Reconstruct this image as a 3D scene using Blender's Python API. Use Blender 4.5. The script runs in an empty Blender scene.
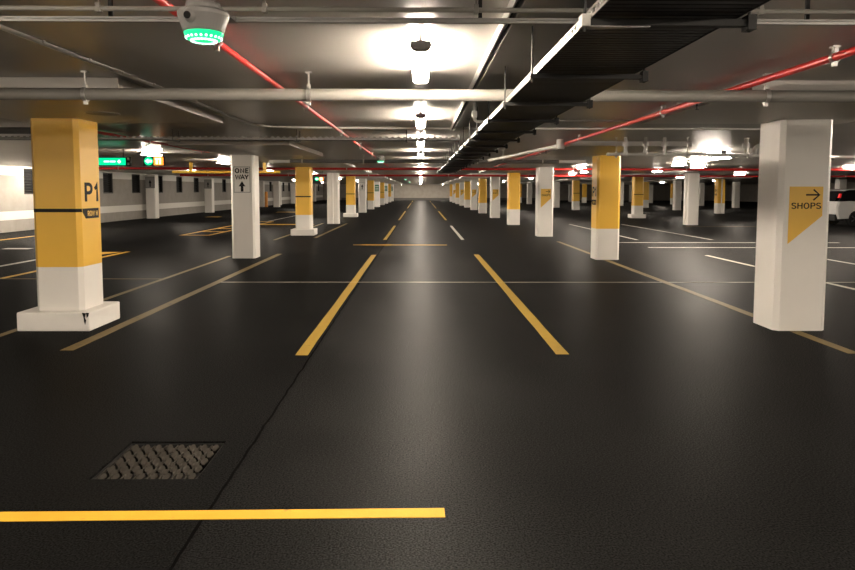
import bpy, bmesh, math, random
from mathutils import Vector, Matrix
random.seed(7)
S = bpy.context.scene
COL = S.collection
PI = math.pi
ORD = ['first','second','third','fourth','fifth','sixth','seventh','eighth','ninth','tenth','eleventh','twelfth','thirteenth',
       'fourteenth','fifteenth','sixteenth','seventeenth','eighteenth','nineteenth','twentieth','twenty-first','twenty-second',
       'twenty-third','twenty-fourth','twenty-fifth','twenty-sixth','twenty-seventh','twenty-eighth','twenty-ninth','thirtieth']

# ------------------------------------------------------------------ view
S.view_settings.view_transform = 'Standard'
S.view_settings.look = 'None'
S.view_settings.gamma = 1
S.view_settings.use_curve_mapping = False
S.view_settings.exposure = 0.95

# ------------------------------------------------------------------ materials
def new_mat(name):
    m = bpy.data.materials.new(name); m.use_nodes = True
    nt = m.node_tree
    return m, nt, nt.nodes['Principled BSDF']

def paint(name, col, rough=.5, var=.08, scale=6, metal=0, bump=0, spec=.5, dirt=None, bscale=60):
    """plain surface with soft colour mottling (and optional stains)"""
    m, nt, b = new_mat(name)
    N, L = nt.nodes.new, nt.links.new
    geo = N('ShaderNodeNewGeometry')
    n = N('ShaderNodeTexNoise'); n.inputs['Scale'].default_value = scale; n.inputs['Detail'].default_value = 5
    L(geo.outputs['Position'], n.inputs['Vector'])
    mx = N('ShaderNodeMix'); mx.data_type = 'RGBA'
    mx.inputs[6].default_value = [c * (1 - var) for c in col] + [1]
    mx.inputs[7].default_value = [min(1, c * (1 + var)) for c in col] + [1]
    L(n.outputs['Fac'], mx.inputs[0])
    out = mx.outputs[2]
    if dirt:
        n2 = N('ShaderNodeTexNoise'); n2.inputs['Scale'].default_value = dirt[1]; n2.inputs['Detail'].default_value = 8
        L(geo.outputs['Position'], n2.inputs['Vector'])
        r = N('ShaderNodeValToRGB'); r.color_ramp.elements[0].position = dirt[2]; r.color_ramp.elements[1].position = dirt[2] + .12
        L(n2.outputs['Fac'], r.inputs[0])
        m2 = N('ShaderNodeMix'); m2.data_type = 'RGBA'; m2.inputs[7].default_value = list(dirt[0]) + [1]
        L(out, m2.inputs[6]); L(r.outputs[0], m2.inputs[0]); out = m2.outputs[2]
    L(out, b.inputs['Base Color'])
    b.inputs['Roughness'].default_value = rough
    b.inputs['Metallic'].default_value = metal
    b.inputs['Specular IOR Level'].default_value = spec
    if bump:
        n3 = N('ShaderNodeTexNoise'); n3.inputs['Scale'].default_value = bscale; n3.inputs['Detail'].default_value = 4
        L(geo.outputs['Position'], n3.inputs['Vector'])
        bp = N('ShaderNodeBump'); bp.inputs['Strength'].default_value = bump; bp.inputs['Distance'].default_value = .01
        L(n3.outputs['Fac'], bp.inputs['Height']); L(bp.outputs[0], b.inputs['Normal'])
    return m

def glow(name, col, strength):
    m, nt, b = new_mat(name)
    n = nt.nodes.new('ShaderNodeTexNoise'); n.inputs['Scale'].default_value = 3
    b.inputs['Base Color'].default_value = [c * .6 for c in col] + [1]
    b.inputs['Emission Color'].default_value = list(col) + [1]
    b.inputs['Emission Strength'].default_value = strength
    return m

def asphalt():
    m, nt, b = new_mat('asphalt')
    N, L = nt.nodes.new, nt.links.new
    geo = N('ShaderNodeNewGeometry')
    big = N('ShaderNodeTexNoise'); big.inputs['Scale'].default_value = .55; big.inputs['Detail'].default_value = 6; big.inputs['Roughness'].default_value = .6
    fine = N('ShaderNodeTexNoise'); fine.inputs['Scale'].default_value = 105; fine.inputs['Detail'].default_value = 3
    for n in (big, fine): L(geo.outputs['Position'], n.inputs['Vector'])
    mx = N('ShaderNodeMix'); mx.data_type = 'RGBA'
    mx.inputs[6].default_value = (.0036, .0036, .0035, 1); mx.inputs[7].default_value = (.0090, .0088, .0086, 1)
    L(big.outputs['Fac'], mx.inputs[0])
    mf = N('ShaderNodeMix'); mf.data_type = 'RGBA'; mf.blend_type = 'MULTIPLY'; mf.inputs[0].default_value = .8
    rp = N('ShaderNodeValToRGB'); rp.color_ramp.elements[0].position = .3; rp.color_ramp.elements[1].position = .7
    rp.color_ramp.elements[0].color = (.25, .25, .25, 1); rp.color_ramp.elements[1].color = (1.8, 1.8, 1.8, 1)
    L(fine.outputs['Fac'], rp.inputs[0]); L(mx.outputs[2], mf.inputs[6]); L(rp.outputs[0], mf.inputs[7])
    # resurfacing joint: the strip left of x = -1.02 is a different pour, with a thin dark seam
    sep = N('ShaderNodeSeparateXYZ'); L(geo.outputs['Position'], sep.inputs[0])
    wob = N('ShaderNodeTexNoise'); wob.inputs['Scale'].default_value = 4; L(geo.outputs['Position'], wob.inputs['Vector'])
    wm = N('ShaderNodeMath'); wm.operation = 'MULTIPLY_ADD'; wm.inputs[1].default_value = .03; L(wob.outputs['Fac'], wm.inputs[0]); L(sep.outputs['X'], wm.inputs[2])
    dd = N('ShaderNodeMath'); dd.operation = 'ADD'; dd.inputs[1].default_value = 1.01; L(wm.outputs[0], dd.inputs[0])
    ab = N('ShaderNodeMath'); ab.operation = 'ABSOLUTE'; L(dd.outputs[0], ab.inputs[0])
    lt = N('ShaderNodeMath'); lt.operation = 'LESS_THAN'; lt.inputs[1].default_value = .008; L(ab.outputs[0], lt.inputs[0])
    ms = N('ShaderNodeMix'); ms.data_type = 'RGBA'; ms.inputs[7].default_value = (.002, .002, .002, 1)
    L(lt.outputs[0], ms.inputs[0]); L(mf.outputs[2], ms.inputs[6])
    st = N('ShaderNodeMapRange'); st.inputs['From Min'].default_value = -.02; st.inputs['From Max'].default_value = .05
    st.inputs['To Min'].default_value = .88; st.inputs['To Max'].default_value = 1.18; L(dd.outputs[0], st.inputs[0])
    sv = N('ShaderNodeVectorMath'); sv.operation = 'SCALE'; L(ms.outputs[2], sv.inputs[0]); L(st.outputs[0], sv.inputs['Scale'])
    rr = N('ShaderNodeMapRange'); rr.inputs['From Min'].default_value = .3; rr.inputs['From Max'].default_value = .7
    rr.inputs['To Min'].default_value = .34; rr.inputs['To Max'].default_value = .46
    L(big.outputs['Fac'], rr.inputs[0])
    bp = N('ShaderNodeBump'); bp.inputs['Strength'].default_value = .22; bp.inputs['Distance'].default_value = .004
    L(fine.outputs['Fac'], bp.inputs['Height'])
    # matt tar with a thin sheen that only shows at a low angle
    dif = N('ShaderNodeBsdfDiffuse'); L(sv.outputs[0], dif.inputs['Color']); L(bp.outputs[0], dif.inputs['Normal'])
    gl = N('ShaderNodeBsdfGlossy'); L(rr.outputs[0], gl.inputs['Roughness']); L(bp.outputs[0], gl.inputs['Normal'])
    gc = N('ShaderNodeMix'); gc.data_type = 'RGBA'; gc.blend_type = 'MULTIPLY'; gc.inputs[0].default_value = 1
    L(rp.outputs[0], gc.inputs[6]); L(st.outputs[0], gc.inputs[7])
    gj = N('ShaderNodeMix'); gj.data_type = 'RGBA'; gj.inputs[7].default_value = (.3, .3, .3, 1)
    L(gc.outputs[2], gj.inputs[6]); L(lt.outputs[0], gj.inputs[0]); L(gj.outputs[2], gl.inputs['Color'])
    lw = N('ShaderNodeLayerWeight'); lw.inputs[0].default_value = .5
    pw = N('ShaderNodeMath'); pw.operation = 'POWER'; pw.inputs[1].default_value = 4; L(lw.outputs['Facing'], pw.inputs[0])
    fc = N('ShaderNodeMath'); fc.operation = 'MULTIPLY_ADD'; fc.inputs[1].default_value = .046; fc.inputs[2].default_value = .0055; L(pw.outputs[0], fc.inputs[0])
    ms2 = N('ShaderNodeMixShader'); L(fc.outputs[0], ms2.inputs[0]); L(dif.outputs[0], ms2.inputs[1]); L(gl.outputs[0], ms2.inputs[2])
    L(ms2.outputs[0], nt.nodes['Material Output'].inputs['Surface']); nt.nodes.remove(b)
    return m

def wall_mat():
    """grey concrete with two pale painted bands at fixed heights"""
    m, nt, b = new_mat('banded_concrete')
    N, L = nt.nodes.new, nt.links.new
    geo = N('ShaderNodeNewGeometry')
    n = N('ShaderNodeTexNoise'); n.inputs['Scale'].default_value = 2.2; n.inputs['Detail'].default_value = 9; n.inputs['Roughness'].default_value = .7
    L(geo.outputs['Position'], n.inputs['Vector'])
    mx = N('ShaderNodeMix'); mx.data_type = 'RGBA'; mx.inputs[6].default_value = (.20, .18, .16, 1); mx.inputs[7].default_value = (.34, .32, .29, 1)
    L(n.outputs['Fac'], mx.inputs[0])
    sep = N('ShaderNodeSeparateXYZ'); L(geo.outputs['Position'], sep.inputs[0])
    def band(lo, hi):
        a = N('ShaderNodeMath'); a.operation = 'GREATER_THAN'; a.inputs[1].default_value = lo; L(sep.outputs['Z'], a.inputs[0])
        c = N('ShaderNodeMath'); c.operation = 'LESS_THAN'; c.inputs[1].default_value = hi; L(sep.outputs['Z'], c.inputs[0])
        p = N('ShaderNodeMath'); p.operation = 'MULTIPLY'; L(a.outputs[0], p.inputs[0]); L(c.outputs[0], p.inputs[1]); return p
    s = N('ShaderNodeMath'); s.operation = 'ADD'; L(band(.44, .75).outputs[0], s.inputs[0]); L(band(2.06, 2.5).outputs[0], s.inputs[1])
    m2 = N('ShaderNodeMix'); m2.data_type = 'RGBA'; m2.inputs[7].default_value = (.64, .62, .58, 1)
    L(mx.outputs[2], m2.inputs[6]); L(s.outputs[0], m2.inputs[0]); L(m2.outputs[2], b.inputs['Base Color'])
    b.inputs['Roughness'].default_value = .75
    return m

M = dict(
    asphalt=asphalt(),
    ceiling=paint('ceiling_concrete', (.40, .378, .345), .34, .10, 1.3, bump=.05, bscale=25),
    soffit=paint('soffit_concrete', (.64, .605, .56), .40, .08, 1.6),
    wall=paint('grey_concrete', (.36, .33, .29), .7, .25, 2.0, bump=.1, bscale=20),
    band=wall_mat(),
    conduit=paint('conduit_white', (.86, .84, .80), .35, .03, 6),
    white=paint('white_paint', (.82, .785, .73), .42, .03, 4, bump=.03, bscale=40),
    plinth=paint('plinth_paint', (.78, .745, .69), .5, .05, 7, bump=.15, bscale=18, dirt=((.22, .20, .17), 7, .70)),
    yellow=paint('yellow_paint', (.86, .50, .06), .38, .04, 4),
    dull=paint('dull_road_yellow', (.27, .17, .02), .6, .12, 9, spec=.15, dirt=((.10, .08, .04), 11, .64)),
    line=paint('road_yellow', (.60, .33, .028), .6, .10, 9, spec=.2, bump=.1, bscale=60, dirt=((.16, .12, .04), 13, .68)),
    worn=paint('worn_road_yellow', (.16, .11, .035), .6, .15, 9, spec=.15, dirt=((.07, .06, .04), 9, .60)),
    wline=paint('road_white', (.34, .32, .28), .5, .12, 9, dirt=((.10, .095, .09), 9, .66)),
    thin=paint('worn_road_white', (.42, .38, .30), .55, .15, 9, dirt=((.08, .075, .06), 9, .62)),
    black=paint('black_paint', (.008, .008, .008), .6, .1, 8, spec=.25),
    red=paint('red_enamel', (.58, .022, .018), .28, .06, 5),
    mainred=paint('dark_red_enamel', (.36, .014, .012), .32, .08, 5),
    pipe=paint('grey_pipe_paint', (.26, .245, .22), .38, .06, 3),
    dpipe=paint('dark_pipe_paint', (.10, .095, .09), .45, .1, 3),
    pvc=paint('pvc', (.66, .64, .60), .35, .04, 6),
    steel=paint('galvanised_steel', (.62, .60, .57), .36, .12, 20, metal=.85),
    galv=paint('dull_galvanised', (.30, .29, .275), .5, .15, 20, metal=.2),
    dsteel=paint('dark_steel', (.028, .027, .026), .5, .2, 20, metal=.2, spec=.3),
    blacktray=paint('black_tray', (.014, .014, .014), .42, .2, 12),
    grate=paint('cast_iron', (.027, .023, .018), .6, .2, 25, spec=.25, metal=.2, bump=.1),
    pit=paint('pit', (.01, .01, .01), .9, .1, 6),
    greyplastic=paint('grey_plastic', (.20, .19, .18), .45, .05, 10),
    lampgrey=paint('lamp_end_plastic', (.20, .195, .19), .5, .05, 10),
    lens=paint('dark_lens', (.01, .01, .01), .1, .1, 10),
    signwhite=paint('sign_white', (.78, .76, .71), .4, .03, 10),
    signgrey=paint('sign_grey', (.30, .29, .275), .45, .05, 10),
    signgreen=paint('sign_green', (.02, .16, .07), .4, .05, 10),
    signyellow=paint('sign_yellow', (.82, .49, .07), .4, .03, 10),
    orange=paint('orange_paint', (.75, .30, .04), .45, .05, 8),
    carwhite=paint('car_white', (.80, .79, .77), .18, .01, 2, spec=.7),
    carglass=paint('car_glass', (.012, .013, .015), .06, .05, 2, spec=.7),
    rubber=paint('tyre_rubber', (.015, .015, .015), .75, .1, 20),
    alloy=paint('alloy', (.5, .5, .5), .3, .05, 20, metal=.9),
    tail=glow('tail_lamp_red', (.9, .02, .02), .22),
    lamp=glow('lamp_diffuser', (1, .87, .72), 120),
    green=glow('green_led', (.0, .70, .28), .75),
    greenring=glow('green_led_ring', (.0, .62, .20), .85),
    whiteled=glow('white_led', (.62, 1, .82), 1.3),
    orangeled=glow('orange_led', (1, .26, .03), 1.2),
    louvre=paint('dark_opening', (.02, .02, .02), .6, .2, 5),
)

# ------------------------------------------------------------------ mesh helpers
class MB:
    def __init__(s): s.bm = bmesh.new(); s.mats = []
    def _mi(s, m):
        if m not in s.mats: s.mats.append(m)
        return s.mats.index(m)
    def _fin(s, fs, m, smooth=False):
        if m is None: return
        i = s._mi(m)
        for f in fs: f.material_index = i; f.smooth = smooth
    def box(s, x0, x1, y0, y1, z0, z1, m=None, bev=0):
        r = bmesh.ops.create_cube(s.bm, size=1)
        vs = r['verts']
        for v in vs:
            v.co = Vector(((x0 + x1) / 2 + v.co.x * (x1 - x0), (y0 + y1) / 2 + v.co.y * (y1 - y0), (z0 + z1) / 2 + v.co.z * (z1 - z0)))
        fs = set(f for v in vs for f in v.link_faces)
        if bev:
            es = list(set(e for v in vs for e in v.link_edges))
            g = bmesh.ops.bevel(s.bm, geom=es, offset=bev, segments=2, affect='EDGES', profile=.6)
            fs = set(g['faces']) | set(f for f in fs if f.is_valid)
        s._fin(fs, m); return s
    def prism(s, poly, axis, a, b, m=None):
        """polygon in the plane across axis, swept from a to b"""
        def P(u, v, w): return Vector((w, u, v)) if axis == 'x' else Vector((u, w, v)) if axis == 'y' else Vector((u, v, w))
        A = [s.bm.verts.new(P(u, v, a)) for u, v in poly]; B = [s.bm.verts.new(P(u, v, b)) for u, v in poly]
        n = len(poly); fs = [s.bm.faces.new(A[::-1]), s.bm.faces.new(B)]
        for i in range(n): fs.append(s.bm.faces.new((A[i], A[(i + 1) % n], B[(i + 1) % n], B[i])))
        s._fin(fs, m); return s
    def tube(s, pts, r, m=None, seg=12, cap=True):
        pts = [Vector(p) for p in pts]; n = len(pts); rings = []; up = None
        for i, p in enumerate(pts):
            t = (pts[min(i + 1, n - 1)] - pts[max(i - 1, 0)]).normalized()
            if up is None:
                up = Vector((0, 0, 1)) if abs(t.z) < .9 else Vector((1, 0, 0))
            u = t.cross(up).normalized(); w = u.cross(t).normalized(); up = w
            rr = r[i] if isinstance(r, (list, tuple)) else r
            rings.append([s.bm.verts.new(p + (u * math.cos(a) + w * math.sin(a)) * rr) for a in (2 * PI * k / seg for k in range(seg))])
        fs = []
        for a, b in zip(rings, rings[1:]):
            for k in range(seg): fs.append(s.bm.faces.new((a[k], a[(k + 1) % seg], b[(k + 1) % seg], b[k])))
        s._fin(fs, m, True)
        if cap:
            s._fin([s.bm.faces.new(rings[0][::-1]), s.bm.faces.new(rings[-1])], m)
        return s
    def lathe(s, prof, m=None, seg=32, c=(0, 0)):
        rings = []
        for r, z in prof:
            rings.append([s.bm.verts.new((c[0] + r * math.cos(2 * PI * k / seg), c[1] + r * math.sin(2 * PI * k / seg), z)) for k in range(seg)])
        fs = []
        for a, b in zip(rings, rings[1:]):
            for k in range(seg): fs.append(s.bm.faces.new((a[k], a[(k + 1) % seg], b[(k + 1) % seg], b[k])))
        s._fin(fs, m, True)
        s._fin([s.bm.faces.new(rings[0][::-1]), s.bm.faces.new(rings[-1])], m)
        return s
    def ball(s, c, r, m=None, seg=16):
        g = bmesh.ops.create_uvsphere(s.bm, u_segments=seg, v_segments=seg // 2, radius=r, matrix=Matrix.Translation(c))
        s._fin(set(f for v in g['verts'] for f in v.link_faces), m, True); return s
    def quad(s, pts, m=None):
        f = s.bm.faces.new([s.bm.verts.new(p) for p in pts]); s._fin([f], m); return s
    def mesh(s, name, default=None):
        me = bpy.data.meshes.new(name)
        bmesh.ops.recalc_face_normals(s.bm, faces=s.bm.faces)
        s.bm.to_mesh(me); s.bm.free()
        for m in (s.mats or [default]): me.materials.append(m)
        return me

def link(name, me, parent=None, loc=None, rot=None):
    o = bpy.data.objects.new(name, me); COL.objects.link(o)
    if parent: o.parent = parent
    if loc: o.location = loc
    if rot: o.rotation_euler = rot
    return o
def tag(o, label, cat, group=None, kind=None):
    o['label'] = label; o['category'] = cat
    if group: o['group'] = group
    if kind: o['kind'] = kind
    return o
def thing(name, label, cat, loc=(0, 0, 0), group=None, rot=None):
    o = link(name, None, None, loc, rot); o.empty_display_size = .1
    return tag(o, label, cat, group)
def struct(name, me, label=None):
    o = link(name, me); o['kind'] = 'structure'
    if label: o['label'] = label; o['category'] = name.split('_')[0]
    return o
def part(name, mb, m, parent, label=None):
    o = link(name, mb.mesh(name, m), parent)
    if label: o['label'] = label
    return o

GLYPH = {   # strokes on a unit cap height; width last
    'S': ([[(.50, .84), (.42, .955), (.28, 1), (.13, .955), (.05, .84), (.05, .70), (.13, .59), (.28, .52), (.42, .44), (.51, .31), (.51, .17), (.42, .045), (.28, 0), (.12, .045), (.03, .17)]], .55),
    'H': ([[(.05, -.04), (.05, 1.04)], [(.55, -.04), (.55, 1.04)], [(.05, .52), (.55, .52)]], .60),
    'O': ([[(.33 + .29 * math.cos(t), .5 + .5 * math.sin(t)) for t in [2 * PI * k / 22 + .01 for k in range(23)]]], .66),
    'P': ([[(.06, -.04), (.06, 1), (.33, 1), (.46, .94), (.52, .82), (.52, .66), (.46, .54), (.33, .48), (.06, .48)]], .54),
    '1': ([[(.04, .74), (.14, .80), (.24, .98), (.24, -.04)]], .32),
    'N': ([[(.05, -.04), (.05, 1.0), (.53, 0), (.53, 1.04)]], .58),
    'E': ([[(.50, 1), (.05, 1), (.05, 0), (.50, 0)], [(.05, .51), (.43, .51)]], .50),
    'W': ([[(.0, 1.04), (.20, 0), (.41, .92), (.62, 0), (.82, 1.04)]], .82),
    'A': ([[(.0, -.04), (.31, 1.0), (.62, -.04)], [(.12, .32), (.50, .32)]], .62),
    'Y': ([[(.0, 1.04), (.29, .45), (.58, 1.04)], [(.29, .45), (.29, -.04)]], .58),
    'R': ([[(.06, -.04), (.06, 1), (.33, 1), (.46, .94), (.52, .82), (.52, .68), (.46, .56), (.33, .50), (.06, .50)], [(.30, .50), (.54, -.04)]], .56),
    ' ': ([], .25)}
def text_mesh(txt, height, mat, bold=.16, space=.16, mtx=None, sx=1.):
    """raised lettering made of flat strokes; cap height given, centred on the origin, facing -y, running along +x"""
    b = MB(); x0 = 0; wd = bold / 2; total = sum(GLYPH[c][1] + space for c in txt) - space
    for c in txt:
        strokes, gw = GLYPH[c]
        for st in strokes:
            P = [Vector((x, .5 * 0 + wd + z * (1 - 2 * wd))) for x, z in st]; Lf, Rt = [], []
            for i, p in enumerate(P):
                d0 = (p - P[i - 1]).normalized() if i else None
                d1 = (P[i + 1] - p).normalized() if i < len(P) - 1 else None
                if d0 is None: d0 = d1
                if d1 is None: d1 = d0
                t = (d0 + d1).normalized(); nrm = Vector((-t.y, t.x)); k = max(.55, abs(nrm.dot(Vector((-d0.y, d0.x)))))
                Lf.append(p + nrm * wd / k); Rt.append(p - nrm * wd / k)
            f = lambda v: ((x0 + v.x - total / 2) * height * sx, (v.y - .5) * height)
            for i in range(len(P) - 1):
                q = [f(Lf[i]), f(Lf[i + 1]), f(Rt[i + 1]), f(Rt[i])]
                b.prism(q, 'y', -.0012, .0012)
        x0 += gw + space
    me = b.mesh('lettering', mat)
    if mtx: me.transform(mtx)
    return me

# ------------------------------------------------------------------ the place
H_CEIL, H_SOF = 2.40, 2.32
XL, XR, YB, YF = -14.9, 46.0, -13.0, 104.0
GX0, GX1, GY0, GY1 = -1.78, -1.20, 3.56, 4.11          # drain opening in the floor
fb = MB()
xs = [XL - .3, GX0, GX1, XR + .3]; ys = [YB - .3, GY0, GY1, YF + .3]
V = [[fb.bm.verts.new((x, y, 0)) for y in ys] for x in xs]; W = [[fb.bm.verts.new((x, y, -.25)) for y in ys] for x in xs]
for i in range(3):
    for j in range(3):
        if (i, j) != (1, 1):
            fb.bm.faces.new((V[i][j], V[i + 1][j], V[i + 1][j + 1], V[i][j + 1]))
            fb.bm.faces.new((W[i][j], W[i][j + 1], W[i + 1][j + 1], W[i + 1][j]))
for (a, b) in (((1, 1), (2, 1)), ((2, 1), (2, 2)), ((2, 2), (1, 2)), ((1, 2), (1, 1))):
    fb.bm.faces.new((V[a[0]][a[1]], V[b[0]][b[1]], W[b[0]][b[1]], W[a[0]][a[1]]))
struct('floor', fb.mesh('floor', M['asphalt']), 'dark asphalt car park floor with a dull sheen')
struct('ceiling', MB().box(XL - .3, XR + .3, YB - .3, YF + .3, H_CEIL, H_CEIL + .25).mesh('ceiling', M['ceiling']), 'low grey concrete ceiling slab of the car park')
struct('wall_end', MB().box(XL - .3, XR + .3, YF, YF + .3, 0, H_CEIL).mesh('wall_end', M['wall']), 'bare grey concrete wall closing the far end')
struct('wall_back', MB().box(XL - .3, XR + .3, YB - .3, YB, 0, H_CEIL).mesh('wall_back', M['wall']))
struct('wall_right', MB().box(XR, XR + .3, YB, YF, 0, H_CEIL).mesh('wall_right', M['wall']))
struct('baseboard_end', MB().box(-12, 20, YF - .12, YF, 0, .35).mesh('baseboard_end', M['dpipe']), 'dark kerb along the foot of the far wall')
# left wall with slot windows
WZ0, WZ1, WW, WP = 1.36, 2.34, 1.05, 3.2
wy = [26.3 + WP * i for i in range(-5, 24)]
wb = MB(); wb.box(XL - .3, XL, YB, YF, 0, WZ0); wb.box(XL - .3, XL, YB, YF, WZ1, H_CEIL)
edges = [YB] + [e for y in wy for e in (y - WW / 2, y + WW / 2)] + [YF]
for a, b in zip(edges[::2], edges[1::2]): wb.box(XL - .3, XL, a, b, WZ0, WZ1)
struct('wall_left', wb.mesh('wall_left', M['band']), 'grey concrete side wall with two pale painted bands and dark slot openings')
wf = MB(); 
for a, b in ((-.525, -.45), (.45, .525)): wf.box(-.26, -.02, a, b, 0, WZ1 - WZ0)
wf.box(-.26, -.02, -.45, .45, 0, .05); wf.box(-.26, -.02, -.45, .45, WZ1 - WZ0 - .05, WZ1 - WZ0)
wfm = wf.mesh('window_frame', M['dsteel'])
wl = MB(); wl.box(-.24, -.20, -.45, .45, .05, WZ1 - WZ0 - .05)
for k in range(8):
    z = .08 + k * .105; wl.prism([(-.19, z), (-.12, z + .05), (-.115, z + .045), (-.185, z - .005)], 'y', -.45, .45)
wlm = wl.mesh('window_louvre', M['louvre'])
for i, y in enumerate(wy):
    o = link('window_%d' % (i + 1), wfm, None, (XL, y, WZ0)); o['kind'] = 'structure'
    link('louvre', wlm, o)

# ------------------------------------------------------------------ pillars
HW, CH = .262, .045
def octo(hw, ch):
    return [(-hw + ch, -hw), (hw - ch, -hw), (hw, -hw + ch), (hw, hw - ch), (hw - ch, hw), (-hw + ch, hw), (-hw, hw - ch), (-hw, -hw + ch)]
def shaft(z0, z1, m, hw=HW, ch=CH): return MB().prism(octo(hw, ch), 'z', z0, z1).mesh('shaft', m)
def ring(z0, z1, sides, m):
    """painted stripe, a hair proud of the faces named"""
    b = MB(); h = HW; c = CH; t = .003
    if 'f' in sides: b.box(-h + c, h - c, -h - t, -h + .002, z0, z1)
    if 'l' in sides: b.box(-h - t, -h + .002, -h + c, h - c, z0, z1)
    if 'r' in sides: b.box(h - .002, h + t, -h + c, h - c, z0, z1)
    if 'f' in sides:
        for sx in (-1, 1):
            b.prism([(sx * (h - c), -h - t), (sx * (h + t), -h + c), (sx * (h - .003), -h + c + .002), (sx * (h - c), -h + .002)], 'z', z0, z1)
    return b.mesh('stripe', m)
YB_H = .695
SH_W = shaft(0, H_SOF, M['white']); SH_Y = shaft(YB_H, H_SOF, M['yellow']); SH_L = shaft(0, YB_H, M['white'])
SH_LP = shaft(.21, YB_H, M['white'])
STR_F = ring(1.30, 1.338, 'f', M['black'])
STR_ALL = ring(1.30, 1.338, 'flr', M['black'])
def plinth_mesh(d):
    b = MB().box(-.41, .385, -.38, .38, 0, .21, bev=.018)
    if d:
        # chipped edge on the corner towards the aisle
        for v in b.bm.verts:
            if v.co.x > .3 and v.co.y < -.3 and v.co.z > .15: v.co += Vector((-.012, .014, -.012))
        b._mi(M['plinth'])
        for q in ([(.305, .205), (.345, .20), (.33, .15), (.345, .12), (.335, .075), (.325, .11), (.32, .16)], [(.35, .206), (.378, .203), (.37, .17), (.355, .15)]):
            b.prism(q, 'y', -.3815, -.37, M['pit'])
    return b.mesh('plinth', M['plinth'])
PL = plinth_mesh(False); PL1 = plinth_mesh(True)

# SHOPS sign (front face of the pillar, local x from the pillar's centre)
SG = MB().prism([(-.165, 1.595), (.17, 1.595), (.17, 1.275), (-.165, .965)], 'y', -HW - .003, -HW + .001).mesh('sign', M['signyellow'])
TX = text_mesh('SHOPS', .069, M['black'], .145, .17, Matrix.Translation((.006, -HW - .004, 1.385)), sx=1.18)
ab = MB(); yy0, yy1 = -HW - .0045, -HW - .002
ab.box(0, .130, yy0, yy1, 1.4955, 1.5135)
for sgn in (1, -1):
    ab.prism([(.143, 1.5045), (.126, 1.5045), (.068, 1.5045 + sgn * .052), (.080, 1.5045 + sgn * .064)], 'y', yy0, yy1)
AR = ab.mesh('arrow', M['black'])
def add_shops(p):
    s = link('sign', SG, p); s['label'] = 'yellow slanted sign reading SHOPS with an arrow'
    link('lettering', TX, s); link('arrow', AR, s)
# P1 code on the side faces
def side(sgn):   # sgn +1: on the +x face, -1: on the -x face
    return Matrix.Translation((sgn * (HW + .002), 0, 0)) @ Matrix.Rotation(sgn * PI / 2, 4, 'Z')
P1T = {s: text_mesh('P1', .225, M['black'], .17, .20, side(s) @ Matrix.Translation((.02, 0, 1.515)), sx=1.28) for s in (1, -1)}
def tagplate(s):
    b = MB().prism([(-.20, 1.338), (.17, 1.338), (.17, 1.225), (-.13, 1.225), (-.20, 1.30)], 'y', -.002, .002)
    me = b.mesh('row_tag', M['black']); me.transform(side(s)); return me
TAG = {s: tagplate(s) for s in (1, -1)}
TAGT = {s: text_mesh('ROW H', .062, M['signyellow'], .17, .16, side(s) @ Matrix.Translation((.025, -.0025, 1.28)), sx=1.05) for s in (1, -1)}
def add_p1(p, s):
    link('level_code', P1T[s], p)
    t = link('row_tag', TAG[s], p); t['label'] = 'black row tag with small lettering'; link('lettering', TAGT[s], t)
# green direction sign
GS = MB().box(-.19, .19, -HW - .004, -HW + .001, 1.42, 2.02).mesh('sign', M['signgreen'])
gb = MB()
for z in (1.52, 1.68, 1.84): gb.box(-.14, .14, -HW - .006, -HW - .003, z, z + .055)
GL = gb.mesh('sign_bars', M['signwhite'])
def add_green(p):
    s = link('sign', GS, p); s['label'] = 'small dark green sign with pale lines'; link('sign_bars', GL, s)
# groove / downpipe
DP = MB().tube([(.0, -HW - .045, .02), (.0, -HW - .045, H_SOF - .01)], .042, seg=14)
for z in (.5, 1.3, 2.1): DP.box(-.055, .055, -HW - .05, -HW + .002, z, z + .03)
DP = DP.mesh('downpipe', M['white'])

def pillar(x, yfront, kind, label, group=None, plinth=0, stripe=None, extra=()):
    p = thing('concrete_pillar', label, 'pillar', (x, yfront + HW, 0), group); p['kind'] = 'thing'
    if kind == 'w': link('shaft', SH_W, p)
    else:
        o = link('yellow_shaft', SH_Y, p); o['label'] = 'yellow upper shaft'
        o = link('white_foot', SH_LP if plinth else SH_L, p); o['label'] = 'white lower shaft'
    if plinth: link('plinth', PL1 if plinth == 2 else PL, p)
    if stripe: link('stripe', STR_F if stripe == 'f' else STR_ALL, p)['label'] = 'thin black stripe'
    for e in extra: e(p)
    return p
PY = lambda k: 7.46 + 7.62 * k
LX, RX = -4.0, 4.18
PL_ = lambda k: 7.5 + 7.85 * k
# left side of the central aisle
pillar(-4.0, 7.50, 'y', 'nearest yellow and white pillar on a chipped white plinth, marked P1', 'pillars left of the central aisle', 2, 'f', (lambda p: add_p1(p, 1),))
pillar(LX, PL_(1), 'w', 'white pillar carrying the large ONE WAY sign', 'pillars left of the central aisle')
pillar(LX, PL_(2), 'y', 'third pillar along the left of the aisle, yellow with black stripe and plinth', 'pillars left of the central aisle', 1, 'f')
pillar(LX, PL_(3), 'w', 'white pillar with a round downpipe, fourth along the left of the aisle', 'pillars left of the central aisle', extra=(lambda p: link('downpipe', DP, p),))
for k in range(4, 12):
    if k % 2 == 0:
        pillar(LX, PL_(k), 'y', '%s pillar along the left of the aisle, yellow over white with stripe' % ORD[k], 'pillars left of the central aisle', 1 if k == 4 else 0, 'f')
    else:
        ex = () if k == 5 else (add_green,)
        pillar(LX, PL_(k), 'w', '%s pillar along the left of the aisle, white with a small %s sign' % (ORD[k], 'arrow' if k == 5 else 'green'), 'pillars left of the central aisle', extra=ex)
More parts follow.
